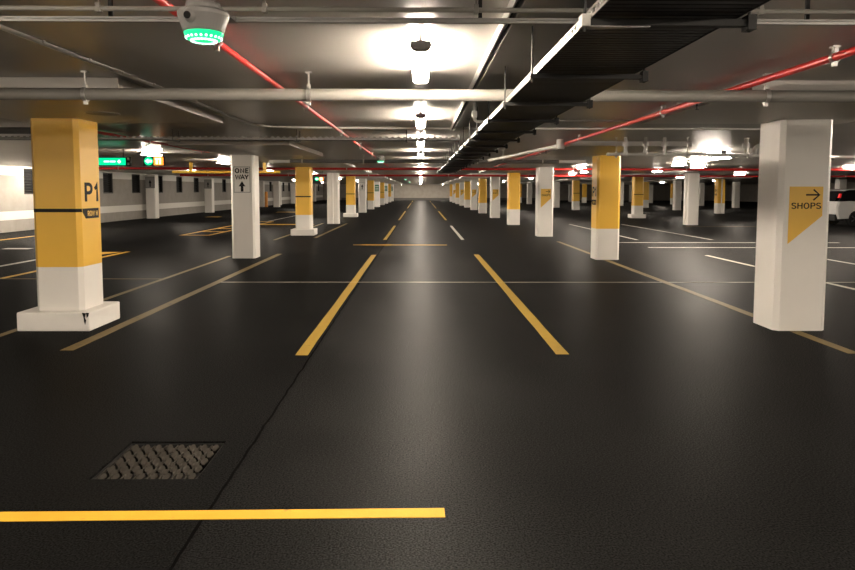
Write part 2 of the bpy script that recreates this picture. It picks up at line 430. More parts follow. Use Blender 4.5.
# right side of the central aisle
pillar(RX + .028, PY(0) - .06, 'w', 'nearest white pillar with the large SHOPS sign', 'pillars right of the central aisle', extra=(add_shops,)).scale = (1.10, 1, 1)
pillar(RX, PY(1), 'y', 'second pillar along the right of the aisle, broad yellow over white', 'pillars right of the central aisle', extra=(lambda p: add_p1(p, -1),))
for k in range(2, 12):
    if k % 2 == 0:
        pillar(RX, PY(k), 'w', '%s pillar along the right of the aisle, white with small yellow sign' % ORD[k], 'pillars right of the central aisle', extra=(add_shops,))
    else:
        pillar(RX, PY(k), 'y', '%s pillar along the right of the aisle, yellow over white' % ORD[k], 'pillars right of the central aisle')
# rows beyond the right aisle
def row(x, ks, first, name, style):
    for n, k in enumerate(ks):
        c, pl, st, ex = style(k)
        d = {'w': 'white pillar', 'y': 'yellow and white pillar'}[c]
        pillar(x, PY(k), c, '%s, %s from the front in the %s' % (d, ORD[n], name), 'pillars of the ' + name, pl, st, ex)
row(12.2, range(3, 12), 0, 'row beyond the right-hand lane', lambda k: {3: ('w', 0, None, (lambda p: link('downpipe', DP, p, (-.30, .2, 0)),)), 4: ('y', 1, 'f', ())}.get(k, (('y', 0, 'f', ()) if k in (5, 6, 8, 10) else ('w', 0, None, ()))))
row(20.2, range(5, 12), 0, 'second row beyond the right-hand lane', lambda k: ('y', 0, None, (lambda p: add_p1(p, -1), lambda p: link('downpipe', DP, p)) if k == 5 else ()) if k in (5, 7, 10) else ('w', 0, None, ()))
row(28.4, range(5, 12), 0, 'third row beyond the right-hand lane', lambda k: ('w', 0, None, ()) if k % 3 else ('y', 0, None, ()))
# against the left wall
for n, (x, y) in enumerate([(-14.45, 36.6), (-14.35, 46.2), (-14.4, 54), (-14.4, 61.5), (-14.4, 69), (-14.4, 77), (-14.4, 84.5), (-14.4, 92)]):
    pillar(x, y, 'w', 'white pillar by the slotted side wall, %s of its line from the front' % ORD[n], 'pillars along the side wall')
pillar(-12.9, 61.0, 'w', 'slim white pillar beside the orange post in the far left bay')
t = thing('guard_post', 'orange guard post standing beside a white pillar far left', 'post', (-13.6, 60.2, 0))
part('post_shaft', MB().lathe([(.13, 0), (.13, 1.33), (.11, 1.37)], seg=20), M['orange'], t)
part('base_flange', MB().lathe([(.2, 0), (.2, .03), (.19, .035)], seg=20), M['dsteel'], t)

# ------------------------------------------------------------------ thickened slab over the pillars
n = 0
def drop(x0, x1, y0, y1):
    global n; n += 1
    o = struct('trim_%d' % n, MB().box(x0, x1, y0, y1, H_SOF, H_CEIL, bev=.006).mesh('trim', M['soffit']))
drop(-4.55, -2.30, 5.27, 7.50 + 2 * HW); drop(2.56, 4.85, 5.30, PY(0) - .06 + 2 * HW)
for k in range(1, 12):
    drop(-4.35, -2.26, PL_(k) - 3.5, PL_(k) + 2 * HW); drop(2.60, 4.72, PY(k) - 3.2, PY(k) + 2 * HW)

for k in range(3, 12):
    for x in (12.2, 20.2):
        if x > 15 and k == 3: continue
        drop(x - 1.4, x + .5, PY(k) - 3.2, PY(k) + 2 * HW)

# ------------------------------------------------------------------ hung on pillars
def one_way(name, loc, w, h, label, group=None, plate='signwhite', words=True):
    t = thing(name, label, 'sign', loc, group)
    part('sign_plate', MB().box(-w / 2, w / 2, -.004, 0, -h / 2, h / 2, bev=.001), M[plate], t)
    b = MB(); i = .018; k = .009
    for z in (-h / 2 + i, h / 2 - i - k): b.box(-w / 2 + i, w / 2 - i, -.006, -.0035, z, z + k)
    for x in (-w / 2 + i, w / 2 - i - k): b.box(x, x + k, -.006, -.0035, -h / 2 + i, h / 2 - i)
    part('sign_border', b, M['black'], t)
    if words:
        link('lettering', text_mesh('ONE', h * .185, M['black'], .19, .24, Matrix.Translation((0, -.0052, h * .325)), sx=1.2), t)
        link('lettering', text_mesh('WAY', h * .185, M['black'], .19, .06, Matrix.Translation((0, -.0052, h * .095)), sx=1.18), t)
        z0 = -h * .44; zt = -h * .055
    else: z0 = -h * .38; zt = h * .25
    a = MB(); hh = (zt - z0)
    a.prism([(-.03, z0), (.03, z0), (.03, z0 + hh * .5), (.075, z0 + hh * .5), (0, zt), (-.075, z0 + hh * .5), (-.03, z0 + hh * .5)], 'y', -.006, -.0035)
    part('arrow', a, M['black'], t)
    return t
one_way('one_way_sign', (LX - .005, PL_(1) - .001, 1.775), .405, .61, 'large white ONE WAY sign with an up arrow, on the second left pillar')
one_way('arrow_sign', (-14.45, 36.6 - .001, 1.93), .5, .62, 'small grey arrow sign on the nearer pillar by the side wall', None, 'signgrey', False)
one_way('arrow_sign', (-14.35, 46.2 - .001, 1.93), .5, .62, 'small grey arrow sign on the farther pillar by the side wall', None, 'signgrey', False)
one_way('arrow_sign', (LX, PL_(5) - .001, 1.80), .40, .55, 'pale arrow sign on the sixth pillar along the left of the aisle', None, 'signwhite', False)

# ------------------------------------------------------------------ painted lines
LT = .002
def pline(x0, x1, y0, y1, m, label, group=None, skew=0):
    b = MB(); nseg = max(1, int(max(x1 - x0, y1 - y0) / .6)); lng = (y1 - y0) > (x1 - x0)
    rnd = lambda: random.uniform(-.004, .004)
    A = []; 
    for i in range(nseg + 1):
        f = i / nseg
        if lng: A.append(((x0 + rnd(), y0 + (y1 - y0) * f), (x1 + rnd(), y0 + (y1 - y0) * f)))
        else: A.append(((x0 + (x1 - x0) * f, y1 + rnd()), (x0 + (x1 - x0) * f, y0 + rnd())))
    tv = [[b.bm.verts.new((p[0], p[1], LT)) for p in a] for a in A]; bv = [[b.bm.verts.new((p[0], p[1], 0)) for p in a] for a in A]
    for i in range(nseg):
        b.bm.faces.new((tv[i][0], tv[i][1], tv[i + 1][1], tv[i + 1][0]))
        b.bm.faces.new((tv[i][0], tv[i + 1][0], bv[i + 1][0], bv[i][0])); b.bm.faces.new((tv[i][1], bv[i][1], bv[i + 1][1], tv[i + 1][1]))
    b.bm.faces.new((tv[0][0], bv[0][0], bv[0][1], tv[0][1])); b.bm.faces.new((tv[-1][0], tv[-1][1], bv[-1][1], bv[-1][0]))
    if skew: bmesh.ops.rotate(b.bm, verts=b.bm.verts[:], cent=(x1, y1, 0), matrix=Matrix.Rotation(skew, 3, 'Z'))
    o = link('painted_line', b.mesh('painted_line', M[m])); tag(o, label, 'floor marking', group, 'thing'); return o
pline(-3.2, .117, 3.125, 3.218, 'line', 'bright yellow line across the floor in front, cut off at the left edge', None, .014)
pline(-1.175, -1.06, 6.30, 16.2, 'dull', 'long yellow line left of the centre of the near bay')
pline(1.285, 1.405, 6.33, 16.3, 'dull', 'long yellow line right of the centre of the near bay')
pline(-3.38, 9.3, 11.36, 11.395, 'thin', 'thin pale line crossing the bays from pillar row to pillar row')
pline(-1.9, .75, 19.09, 19.22, 'line', 'short yellow line across the lane beyond the near bay')
for i, (a, b) in enumerate(((21.2, 29.5), (35, 50), (58, 80), (86, 97))):
    pline(-1.16, -1.06, a, b, 'dull', '%s yellow dash down the left of the far lane' % ORD[i], 'dashes down the far lane')
    pline(1.27, 1.37, a, b, 'dull' if i else 'wline', '%s dash down the right of the far lane' % ORD[i], 'dashes down the far lane')
pline(-3.475, -3.35, 6.50, 16.45, 'worn', 'worn yellow line beside the plinth of the P1 pillar, aisle side')
pline(-4.51, -4.42, 2.5, 15.9, 'worn', 'yellow line running past the outer side of the P1 pillar to the ONE WAY pillar')
pline(-3.46, -3.35, 22.0, 31.5, 'worn', 'worn yellow line beside the third left pillar, aisle side')
pline(-4.57, -4.47, 21.0, 31.5, 'worn', 'yellow line along the far side of the third left pillar')
pline(4.08, 4.20, 6.35, 7.38, 'worn', 'stub of worn yellow line in front of the SHOPS pillar')
pline(4.08, 4.20, 7.95, 15.06, 'worn', 'worn yellow line running between the SHOPS pillar and the yellow pillar behind')
pline(4.10, 4.22, 15.63, 20.5, 'worn', 'worn yellow line behind the second right pillar')
pline(-8.6, -4.47, 11.76, 11.82, 'worn', 'thin yellow cross line in the bays left of the P1 pillar')
pline(-8.55, -8.42, 11.0, 16.6, 'wline', 'outer pale line of the left-hand bay behind the P1 pillar')
pline(-7.36, -7.24, 11.8, 17.0, 'line', 'yellow line of the left-hand bay, visible both sides of the P1 pillar')
pline(-12.9, -12.78, 18.0, 24.0, 'line', 'yellow line near the bright side wall, left edge')
pline(-10.9, -10.2, 17.7, 18.0, 'wline', 'short pale dash on the floor left of the P1 pillar')
pline(-7.55, -7.45, 33.0, 44.0, 'wline', 'pale line seen right of the ONE WAY pillar')
pline(-12.2, -11.4, 38.5, 39.2, 'line', 'short yellow dash near the side wall pillars')
pline(-10.0, -7.6, 47.0, 47.8, 'line', 'yellow dash left of the third left pillar')
pline(-7.2, -4.8, 30.2, 30.8, 'line', 'yellow cross line between the third and fourth left pillars')
for (x, a, b, c, l) in ((6.85, 8.2, 16.15, 'thin', 'pale line of the right-hand lane passing behind the SHOPS pillar'),
                        (9.2, 8.0, 16.2, 'wline', 'white line at the right edge beyond the SHOPS pillar'),
                        (6.8, 21.2, 31.0, 'wline', 'white line behind the second right pillar'),
                        (9.2, 21.3, 31.0, 'wline', 'white line between the yellow pillar and the white pillar beyond')):
    pline(x - .05, x + .05, a, b, c, l)
pline(5.3, 12.5, 20.05, 20.2, 'wline', 'farther of two white cross lines in the right-hand lane')
pline(6.2, 12.5, 18.3, 18.45, 'wline', 'nearer of two white cross lines in the right-hand lane')
pline(11.5, 17.5, 29.2, 29.35, 'worn', 'yellowish cross line beside the white pillar of the far right row')
# ladder shaped hatch on the left
hb = MB(); X0, X1, Y0, Y1 = -8.2, -7.15, 23.1, 33.3
hb.box(X0, X0 + .12, Y0, Y1, 0, LT); hb.box(X1 - .12, X1, Y0, Y1, 0, LT)
for i in range(6): hb.box(X0 + .12, X1 - .12, Y0 + i * 2.0, Y0 + i * 2.0 + .22, 0, LT)
tag(link('painted_hatch', hb.mesh('painted_hatch', M['line'])), 'yellow ladder hatching on the floor left of the ONE WAY pillar', 'floor marking', None, 'thing')
ar = MB().prism([(-7.9, 15.4), (-7.42, 16.9), (-7.9, 16.9)], 'z', 0, LT)
tag(link('painted_arrowhead', ar.mesh('painted_arrowhead', M['line'])), 'small yellow triangle painted on the floor right of the P1 pillar', 'floor marking', None, 'thing')

# ------------------------------------------------------------------ drain grate
t = thing('drain_grate', 'square dark iron drain grate set into the floor in front', 'drain', ((GX0 + GX1) / 2, (GY0 + GY1) / 2, 0))
w, d = (GX1 - GX0) / 2, (GY1 - GY0) / 2
b = MB()
for a in ((-w, -w + .010, -d, d), (w - .010, w, -d, d), (-w + .010, w - .010, -d, -d + .010), (-w + .010, w - .010, d - .010, d)): b.box(*a, -.04, -.014)
part('grate_frame', b, M['black'], t)
b = MB(); nr, nc = 5, 8; ph = 2 * (d - .012) / nr; pw = 2 * (w - .012) / nc
for i in range(2 * nr - 1):
    # expanded metal: slanting lens-shaped strands in staggered rows, dark gaps between them
    yc = -d + .012 + ph * (.5 + i / 2)
    for j in range(nc - i % 2):
        xc = -w + .012 + pw * (.5 + j + .5 * (i % 2)); hx, hy = pw * .33, ph * .24
        top = [(-hx, -.1 * hy, -.012), (-.45 * hx, -.75 * hy, -.026), (.25 * hx, -.8 * hy, -.026), (hx, .1 * hy, -.012), (.45 * hx, .75 * hy, -.003), (-.25 * hx, .8 * hy, -.003)]
        A = [b.bm.verts.new((xc + x, yc + y, z)) for x, y, z in top]; B = [b.bm.verts.new((xc + x, yc + y, z - .005)) for x, y, z in top]
        b.bm.faces.new(A); b.bm.faces.new(B[::-1])
        for k in range(6): b.bm.faces.new((A[k], B[k], B[(k + 1) % 6], A[(k + 1) % 6]))
for j in range(nc + 1):
    x = -w + .012 + pw * j
    b.box(x - .004, x + .004, -d + .012, d - .012, -.034, -.018)
part('grate_mesh', b, M['grate'], t)
b = MB().box(-w + .003, w - .003, -d + .003, d - .003, -.22, -.20)
part('drain_pit', b, M['pit'], t)

# ------------------------------------------------------------------ ceiling lamps
LL = 1.2
b = MB(); prof = [(-.048, .046), (-.054, .028), (-.046, .008), (-.026, 0), (.026, 0), (.046, .008), (.054, .028), (.048, .046)]
LAMP_D = b.prism(prof, 'y', -LL / 2 + .05, LL / 2 - .05).mesh('diffuser', M['lamp'])
LAMP_H = MB().box(-.022, .022, -LL / 2 + .04, LL / 2 - .04, .046, .060, bev=.003).mesh('housing', M['pipe'])
pc = [(x * 1.06, z * 1.06 - .002) for x, z in prof]
LAMP_E = [MB().prism(pc, 'y', s * LL / 2, s * (LL / 2 - .052)).mesh('end_cap', M['lampgrey']) for s in (-1, 1)]
LAMP_B = []
for s in (-1, 1):
    b = MB().box(-.008, .008, s * .5 - .012, s * .5 + .012, .060, .099); b.box(-.03, .03, s * .5 - .03, s * .5 + .03, .096, .1015); b.box(-.024, .024, s * .5 - .012, s * .5 + .012, .058, .064)
    LAMP_B.append(b.mesh('bracket', M['steel']))
def lamp(x, y, label, group):
    t = thing('ceiling_lamp', label, 'lamp', (x, y, H_CEIL - .102), group)
    link('diffuser', LAMP_D, t); link('housing', LAMP_H, t)
    for e in LAMP_E: link('end_cap', e, t)
    for e in LAMP_B: link('bracket', e, t)
for x, y in ((0, -9.9), (0, -6.4), (0, -2.9), (0, .55), (7.5, -7), (7.5, -3.2), (7.5, .6), (7.5, 4.4), (7.5, 8.2), (-7.5, -7), (-7.5, -3.2), (-7.5, .6), (-7.5, 4.4), (-3.4, 1.4), (3.4, 1.4), (-3.4, -1.8), (3.4, -1.8)):  # unseen lamps; inner pairs beside the aisle added to brighten near pillar fronts
    lamp(x, y, 'tube lamp outside the view, over the near end of the car park', 'lamps outside the view')
for i in range(29):
    lamp(0, 4.30 + 3.45 * i, '%s glowing tube lamp along the central row over the aisle' % ORD[i], 'lamps over the central aisle')
RL = [(6.1, 14.3), (7.2, 16.3), (7.35, 17.9), (7.9, 20.7), (5.5, 23.2), (7.0, 29.0), (7.5, 33.5), (7.5, 39), (7.5, 46), (7.5, 53), (7.5, 61), (7.5, 69), (7.5, 78), (7.5, 88), (3.4, 101.2), (-2.8, 101.2), (9.2, 22.5), (9.6, 27.5), (10.1, 17.3), (10.9, 20.6)]  # last entries and left end-wall lamp are added, to brighten floor and wall
for i, (x, y) in enumerate(RL): lamp(x, y, '%s glowing tube lamp over the lane right of the aisle, from the front' % ORD[i], 'lamps over the right-hand lane')
RL2 = [(15.3, 24), (15.3, 32.5), (15.3, 40), (15.3, 48), (15.3, 56), (15.3, 66), (15.3, 78)]
for i, (x, y) in enumerate(RL2): lamp(x, y, '%s glowing tube lamp over the second lane to the right, from the front' % ORD[i], 'lamps over the second right-hand lane')
RL3 = [(23.5, 33), (23.5, 43), (23.5, 54), (23.5, 66), (23.5, 80)]
for i, (x, y) in enumerate(RL3): lamp(x, y, '%s glowing tube lamp over the outermost lane to the right' % ORD[i], 'lamps over the outermost right-hand lane')
LLm = [(-6.0, 15.25), (-5.7, 19.7), (-6.2, 28.0), (-5.6, 36.0), (-5.6, 47), (-5.6, 60), (-5.6, 74), (-5.6, 90), (-10.4, 31), (-10.4, 42), (-10.4, 56), (-10.4, 72)]  # last entries, farthest left, are added to brighten the side wall
for i, (x, y) in enumerate(LLm): lamp(x, y, '%s glowing tube lamp over the lane left of the aisle, from the front' % ORD[i], 'lamps over the left-hand lane')
for i, (x, y) in enumerate([(-13.9, 17.0), (-14.1, 21.2), (-13.2, 24.6), (-12.7, 23.2), (-14.1, 26.0)]): lamp(x, y, '%s tube lamp close to the side wall, lighting it white' % ORD[i], 'lamps by the side wall')  # hidden from view; extra ones added to whiten the wall

# ------------------------------------------------------------------ pipes, conduits, trays
def hanger(parent, x, y, z, r, along='x', m='steel', top=H_CEIL):
    """split-ring pipe clamp on a short rod with a ceiling plate"""
    b = MB(); k = 16; R1, R2 = r + .002, r + .009; wd = .014
    for i in range(k):
        a0, a1 = 2 * PI * i / k, 2 * PI * (i + 1) / k
        q = [(R1 * math.cos(a0), R1 * math.sin(a0)), (R2 * math.cos(a0), R2 * math.sin(a0)), (R2 * math.cos(a1), R2 * math.sin(a1)), (R1 * math.cos(a1), R1 * math.sin(a1))]
        if along == 'x': b.prism([(y + u, z + v) for u, v in q], 'x', x - wd, x + wd)
        else: b.prism([(x + u, z + v) for u, v in q], 'y', y - wd, y + wd)
    b.box(x - .006, x + .006, y - .006, y + .006, z + r, top)
    b.box(x - .022, x + .022, y - .022, y + .022, top - .012, top - .001)
    b.box(x - .012, x + .012, y - .016, y + .016, z + r, z + r + .03)
    b.box(x - .012, x + .012, y - .012, y + .012, z - r - .03, z - r)
    return part('hanger', b, M[m], parent)
# A big grey pipe across the picture
t = thing('grey_pipe', 'thick grey pipe crossing the ceiling in front of the nearest pillars', 'pipe')
AY, AZ, AR_ = 5.0, 2.2365, .0435
part('pipe_run', MB().tube([(-9, AY, AZ), (-4, AY, AZ), (0, AY, AZ), (5, AY, AZ), (9, AY, AZ)], AR_, seg=24), M['pipe'], t)
for x in (-5.6, -2.42, -.81, 2.52, 5.6): hanger(t, x, AY, AZ, AR_)
# rails right above the view
t = thing('conduit_pipe', 'slim grey conduit crossing the ceiling above the green sensor, upper of two', 'pipe')
part('pipe_run', MB().tube([(-3.6, 2.95, 2.312), (2.3, 2.95, 2.312)], .0105, seg=14), M['pipe'], t)
for x in (-1.36, -.66, .235, 1.45, 1.9):
    part('saddle', MB().box(x - .010, x + .010, 2.934, 2.966, 2.296, 2.335, bev=.003).box(x - .004, x + .004, 2.946, 2.954, 2.335, H_CEIL - .001), M['pipe'], t)
t = thing('steel_rail', 'grooved steel rail crossing the ceiling above the green sensor, lower of two', 'rail')
b = MB().box(-3.6, 2.3, 3.03, 3.05, 2.278, 2.286); b.box(-3.6, 2.3, 3.04, 3.05, 2.286, 2.292); b.box(-3.6, 2.3, 3.03, 3.05, 2.292, 2.300)
part('rail_profile', b, M['galv'], t)
for x in (-3.3, -1.35, .26, 1.7): part('rail_hanger', MB().box(x - .008, x + .008, 3.033, 3.047, 2.300, H_CEIL - .001), M['dsteel'], t)
# red sprinkler pipes
def sprinkler(parent, x, y, z, r):
    b = MB().lathe([(.010, z - r - .0), (.010, z - r - .02), (.006, z - r - .022), (.006, z - r - .045), (.016, z - r - .047), (.016, z - r - .05)], seg=12, c=(x, y))
    return part('sprinkler_head', b, M['dsteel'], parent, 'small dark sprinkler nozzle')
t = thing('sprinkler_pipe', 'bright red sprinkler pipe running down the ceiling left of the central lamps', 'pipe')
part('pipe_run', MB().tube([(-1.10, 1.0, 2.345), (-1.10, 6, 2.345), (-1.10, 23, 2.345)], .019, seg=16), M['red'], t)
for y in (3.75, 6.6, 9.5, 12.5, 15.5, 19): hanger(t, -1.10, y, 2.345, .019, 'y')
for y in (5.55, 12.9): sprinkler(t, -1.10, y, 2.345, .019)
t = thing('sprinkler_pipe', 'bright red sprinkler pipe running down the ceiling beside the SHOPS pillar', 'pipe')
part('pipe_run', MB().tube([(2.44, 1.5, 2.335), (2.44, 6, 2.335), (2.44, 12, 2.335), (2.50, 23, 2.335)], .024, seg=16), M['red'], t)
for y in (4.05, 6.9, 10.5, 14, 18): hanger(t, 2.44 + max(0, y - 12) / 11 * .06, y, 2.335, .024, 'y')
for y in (6.05, 13.3): sprinkler(t, 2.44, y, 2.335, .024)
for (y, z, r, x0, x1, l) in ((24.1, 2.29, .042, -12, 26, 'nearer of two red pipes crossing the whole ceiling far down the hall'), (34.2, 2.27, .048, -12, 30, 'farther of two red pipes crossing the whole ceiling far down the hall')):
    t = thing('sprinkler_main', l, 'pipe')
    part('pipe_run', MB().tube([(x0, y, z), (0, y, z), (x1, y, z)], r, seg=16), M['mainred'], t)
    for x in range(int(x0) + 1, int(x1), 4): hanger(t, x + .4, y, z, r)
t = thing('sprinkler_pipe', 'short dark red pipe along the ceiling behind the P1 pillar', 'pipe')
part('pipe_run', MB().tube([(-4.62, 8.2, 2.365), (-4.62, 15, 2.365)], .022, seg=12), M['red'], t)
for y in (8.9, 11.7, 14.5): hanger(t, -4.62, y, 2.365, .022, 'y')
# dark pipes
t = thing('dark_pipe', 'dark grey pipe crossing the ceiling between the second pillars and the far red pipes', 'pipe')
part('pipe_run', MB().tube([(-3.2, 16.8, 2.25), (0, 16.8, 2.25), (3.4, 16.8, 2.25)], .045, seg=16), M['dpipe'], t)
for x in (-2.9, -1.4, 1.4, 3.0): hanger(t, x, 16.8, 2.25, .045)
t = thing('dark_pipe', 'dark pipe under the ceiling at the left edge behind the P1 pillar', 'pipe')
part('pipe_run', MB().tube([(-12, 9.2, 2.33), (-4.9, 9.2, 2.33)], .045, seg=16), M['dpipe'], t)
for x in (-8, -6.4, -5.05): hanger(t, x, 9.2, 2.33, .045, m='dsteel')
# white conduit that follows the ceiling and turns
def smooth(pts, n=6):
    out = []
    P = [Vector(p) for p in pts]; P = [P[0]] + P + [P[-1]]
    for i in range(1, len(P) - 2):
        for j in range(n):
            t_ = j / n
            out.append(.5 * ((2 * P[i]) + (-P[i - 1] + P[i + 1]) * t_ + (2 * P[i - 1] - 5 * P[i] + 4 * P[i + 1] - P[i + 2]) * t_ ** 2 + (-P[i - 1] + 3 * P[i] - 3 * P[i + 1] + P[i + 2]) * t_ ** 3))
    out.append(P[-2]); return out
t = thing('white_conduit', 'thin white conduit running along the ceiling from top left, then turning across', 'conduit')
cz = 2.386
part('pipe_run', MB().tube(smooth([(-2.17, 2.3, cz), (-2.17, 3.6, cz), (-2.16, 5.05, cz), (-2.15, 5.8, cz), (-2.16, 7.0, cz), (-2.18, 8.6, cz), (-2.05, 9.05, cz), (-1.7, 9.27, cz), (0, 9.33, cz), (2.4, 9.33, cz), (5, 9.33, cz)]), .0135, seg=10), M['conduit'], t)
for (x, y) in ((-2.17, 3.98), (-2.165, 4.52), (-2.165, 5.0), (-2.15, 5.55), (-2.157, 6.6), (-2.17, 7.7), (-1.5, 9.285), (-.6, 9.315), (1, 9.33), (3, 9.33)):
    part('clip', MB().box(x - .022, x + .022, y - .012, y + .012, cz - .006, H_CEIL - .001, bev=.002), M['white'], t)
t = thing('white_conduit', 'thin straight conduit on the ceiling right of the black tray', 'conduit')
part('pipe_run', MB().tube([(1.3, 8.3, 2.389), (6.2, 8.3, 2.389)], .010, seg=10), M['pipe'], t)
for x in (1.8, 2.9, 4.2, 5.6): part('clip', MB().box(x - .012, x + .012, 8.28, 8.32, 2.377, H_CEIL - .001), M['pipe'], t)
t = thing('white_conduit', 'short white conduit dropping from the ceiling to the black tray', 'conduit')
part('pipe_run', MB().tube(smooth([(.52, 6.64, 2.399), (.52, 6.64, 2.30), (.52, 6.64, 2.235), (.545, 6.64, 2.212), (.60, 6.64, 2.21), (.70, 6.64, 2.21)]), .014, seg=10), M['conduit'], t)
part('junction_box', MB().box(.495, .545, 6.61, 6.67, 2.25, 2.31, bev=.004), M['conduit'], t)
# twin steel rail along the lamps
t = thing('steel_channel', 'twin steel channel running down the ceiling between lamps and black tray', 'rail')
b = MB().box(.400, .408, 1.2, 9.25, 2.345, H_CEIL - .001); b.box(.436, .444, 1.2, 9.25, 2.345, H_CEIL - .001); b.box(.408, .436, 1.2, 9.25, 2.383, 2.39)
part('channel_profile', b, M['steel'], t)
part('channel_cable', MB().tube([(.422, 1.2, 2.368), (.422, 9.2, 2.368)], .010, seg=10), M['black'], t)

# black cable tray
t = thing('cable_tray', 'wide black cable tray slung below the ceiling right of the lamps', 'cable tray')
TX0, TX1, TZ, TY0, TY1 = .60, 1.115, 2.155, .9, 25.0
def tray_side(x, m, name, ya, yb, lab=None):
    b = MB().box(x - .002, x + .002, ya, yb, TZ, TZ + .010); b.box(x - .002, x + .002, ya, yb, TZ + .026, TZ + .036)
    y = ya
    while y < yb and yb < 9:       # punched slots
        b.box(x - .002, x + .002, y, y + .028, TZ + .010, TZ + .026); y += .056
    if yb > 9: b.box(x - .002, x + .002, ya, yb, TZ + .010, TZ + .026)
    return part(name, b, M[m], t, lab)
tray_side(TX0, 'steel', 'side_rail', TY0, 8.2, 'pale steel side rail'); tray_side(TX0, 'blacktray', 'side_rail', 8.2, TY1); tray_side(TX1, 'blacktray', 'side_rail', TY0, TY1)
b = MB(); y = TY0
while y < TY1:
    st = .046 if y < 9 else .3
    b.box(TX0 + .002, TX1 - .002, y, y + st - .010 if y < 9 else y + st, TZ + .004, TZ + .012); y += st
part('tray_bed', b, M['blacktray'], t)
b = MB()
for i in range(9):
    x = TX0 + .04 + i * .05; b.tube([(x, TY0, TZ + .022), (x + .006, 6, TZ + .022), (x - .006, 14, TZ + .022), (x, TY1, TZ + .022)], .0095, seg=8)
part('cables', b, M['black'], t, 'black cables lying side by side in the tray')
SB = [2.45 + 1.14 * i for i in range(19)]
for i, y in enumerate(SB):
    b = MB().box(TX0 - .03, TX1 + .06, y - .018, y + .018, TZ - .026, TZ - .003); b.box(TX1 + .035, TX1 + .065, y - .026, y + .026, TZ - .04, TZ + .012)
    s = part('support_bar', b, M['dsteel'], t)
    b = MB()
    for x in (TX0 - .02, TX1 + .05): b.tube([(x, y, TZ - .045), (x, y, H_CEIL - .001)], .005, seg=8)
    part('hanging_rod', b, M['dsteel'], s)
b = MB().prism([(TX0 - .035, 2.435), (TX0 - .035, 2.475), (TX0 + .05, 2.475), (TX0 + .21, 2.437)], 'z', TZ - .031, TZ - .0265)
b.box(TX0 - .035, TX0 - .005, 2.425, 2.48, TZ - .03, TZ + .012)
part('end_bracket', b, M['steel'], t, 'pale steel bracket')

# slotted cable ladder across
t = thing('cable_ladder', 'slim slotted cable ladder crossing the ceiling before the ONE WAY pillar', 'cable tray')
QY, QZ, QX0, QX1 = 9.72, 2.255, -9.0, .55
b = MB().box(QX0, QX1, QY, QY + .004, QZ, QZ + .018)
x = QX0
while x < QX1: b.box(x, x + .035, QY, QY + .004, QZ + .018, QZ + .046); x += .085
part('side_rail', b, M['galv'], t)
b = MB().box(QX0, QX1, QY + .22, QY + .224, QZ, QZ + .046); part('side_rail', b, M['galv'], t)
b = MB().box(QX0, QX1, QY + .004, QY + .22, QZ, QZ + .003)
x = QX0
while x < QX1: b.box(x, x + .04, QY + .004, QY + .22, QZ + .003, QZ + .012); x += .15
part('tray_bed', b, M['dsteel'], t)
for x in (-7.5, -5.4, -3.5, -1.75, -.2):
    b = MB()
    b.box(x - .016, x + .016, QY - .03, QY + .25, QZ - .016, QZ - .001)
    for y in (QY - .02, QY + .24): b.tube([(x, y, QZ - .02), (x, y, H_CEIL - .001)], .005, seg=8)
    part('hanger', b, M['dsteel'], t)

# pvc drain pipes right
def pvc(pts, r, label, group=None, extra=()):
    t = thing('drain_pipe', label, 'pipe', (0, 0, 0), group)
    part('pipe_run', MB().tube(smooth(pts, 5), r, seg=16), M['pvc'], t)
    for (x, y, z0, z1, rr) in extra: part('pipe_socket', MB().tube([(x, y, z0), (x, y, z1)], rr, seg=16), M['pvc'], t)
t = thing('drain_pipe', 'white plastic drain pipe with drops from the ceiling right of the yellow pillar', 'pipe')
PYY = 11.0
b = MB().tube([(3.0, PYY, 2.13), (4.6, PYY, 2.13), (5.6, PYY + .1, 2.11)], .026, seg=14)
part('pipe_run', b, M['pvc'], t)
for x in (3.30, 3.62, 3.93):
    b = MB().tube([(x, PYY, 2.13), (x, PYY, 2.33), (x, PYY, 2.399)], .026, seg=14); b.tube([(x, PYY, 2.255), (x, PYY, 2.325)], .052, seg=16)
    b.tube([(x, PYY, 2.12), (x, PYY, 2.18)], .036, seg=14)
    part('drop_pipe', b, M['pvc'], t)
for x in (3.15, 4.3, 5.3): hanger(t, x, PYY + (.05 if x > 5 else 0), 2.125, .026)
t = thing('drain_trap', 'curved white plastic drain trap hanging beside the SHOPS pillar', 'pipe')
tx, ty = 5.35, 11.2
part('pipe_run', MB().tube(smooth([(tx, ty, 2.399), (tx, ty, 2.25), (tx + .01, ty, 2.16), (tx + .07, ty, 2.10), (tx + .14, ty, 2.16), (tx + .15, ty, 2.24), (tx + .24, ty, 2.29), (tx + .5, ty, 2.30), (tx + 1.2, ty, 2.30)]), .035, seg=16), M['pvc'], t)
part('pipe_socket', MB().tube([(tx, ty, 2.24), (tx, ty, 2.32)], .058, seg=18), M['pvc'], t)
# junction on ceiling at the end of the cross tray
t = thing('drain_pipe', 'white pipe with a tee, sloping along the ceiling right of the black tray', 'pipe')
part('pipe_run', MB().tube([(2.35, 11.5, 2.30), (1.55, 15.5, 2.22)], .03, seg=14), M['pvc'], t)
part('tee_socket', MB().tube([(2.35, 11.5, 2.24), (2.35, 11.5, 2.399)], .062, seg=18), M['pvc'], t)
hanger(t, 1.75, 14.5, 2.24, .03, 'y')
# round cover on the slab
t = tag(link('ceiling_cover', MB().lathe([(.155, H_SOF - .008), (.16, H_SOF - .001)], seg=36, c=(-3.22, 7.0)).mesh('ceiling_cover', M['signgrey'])), 'round grey cover plate overhead beside the P1 pillar', 'cover plate')

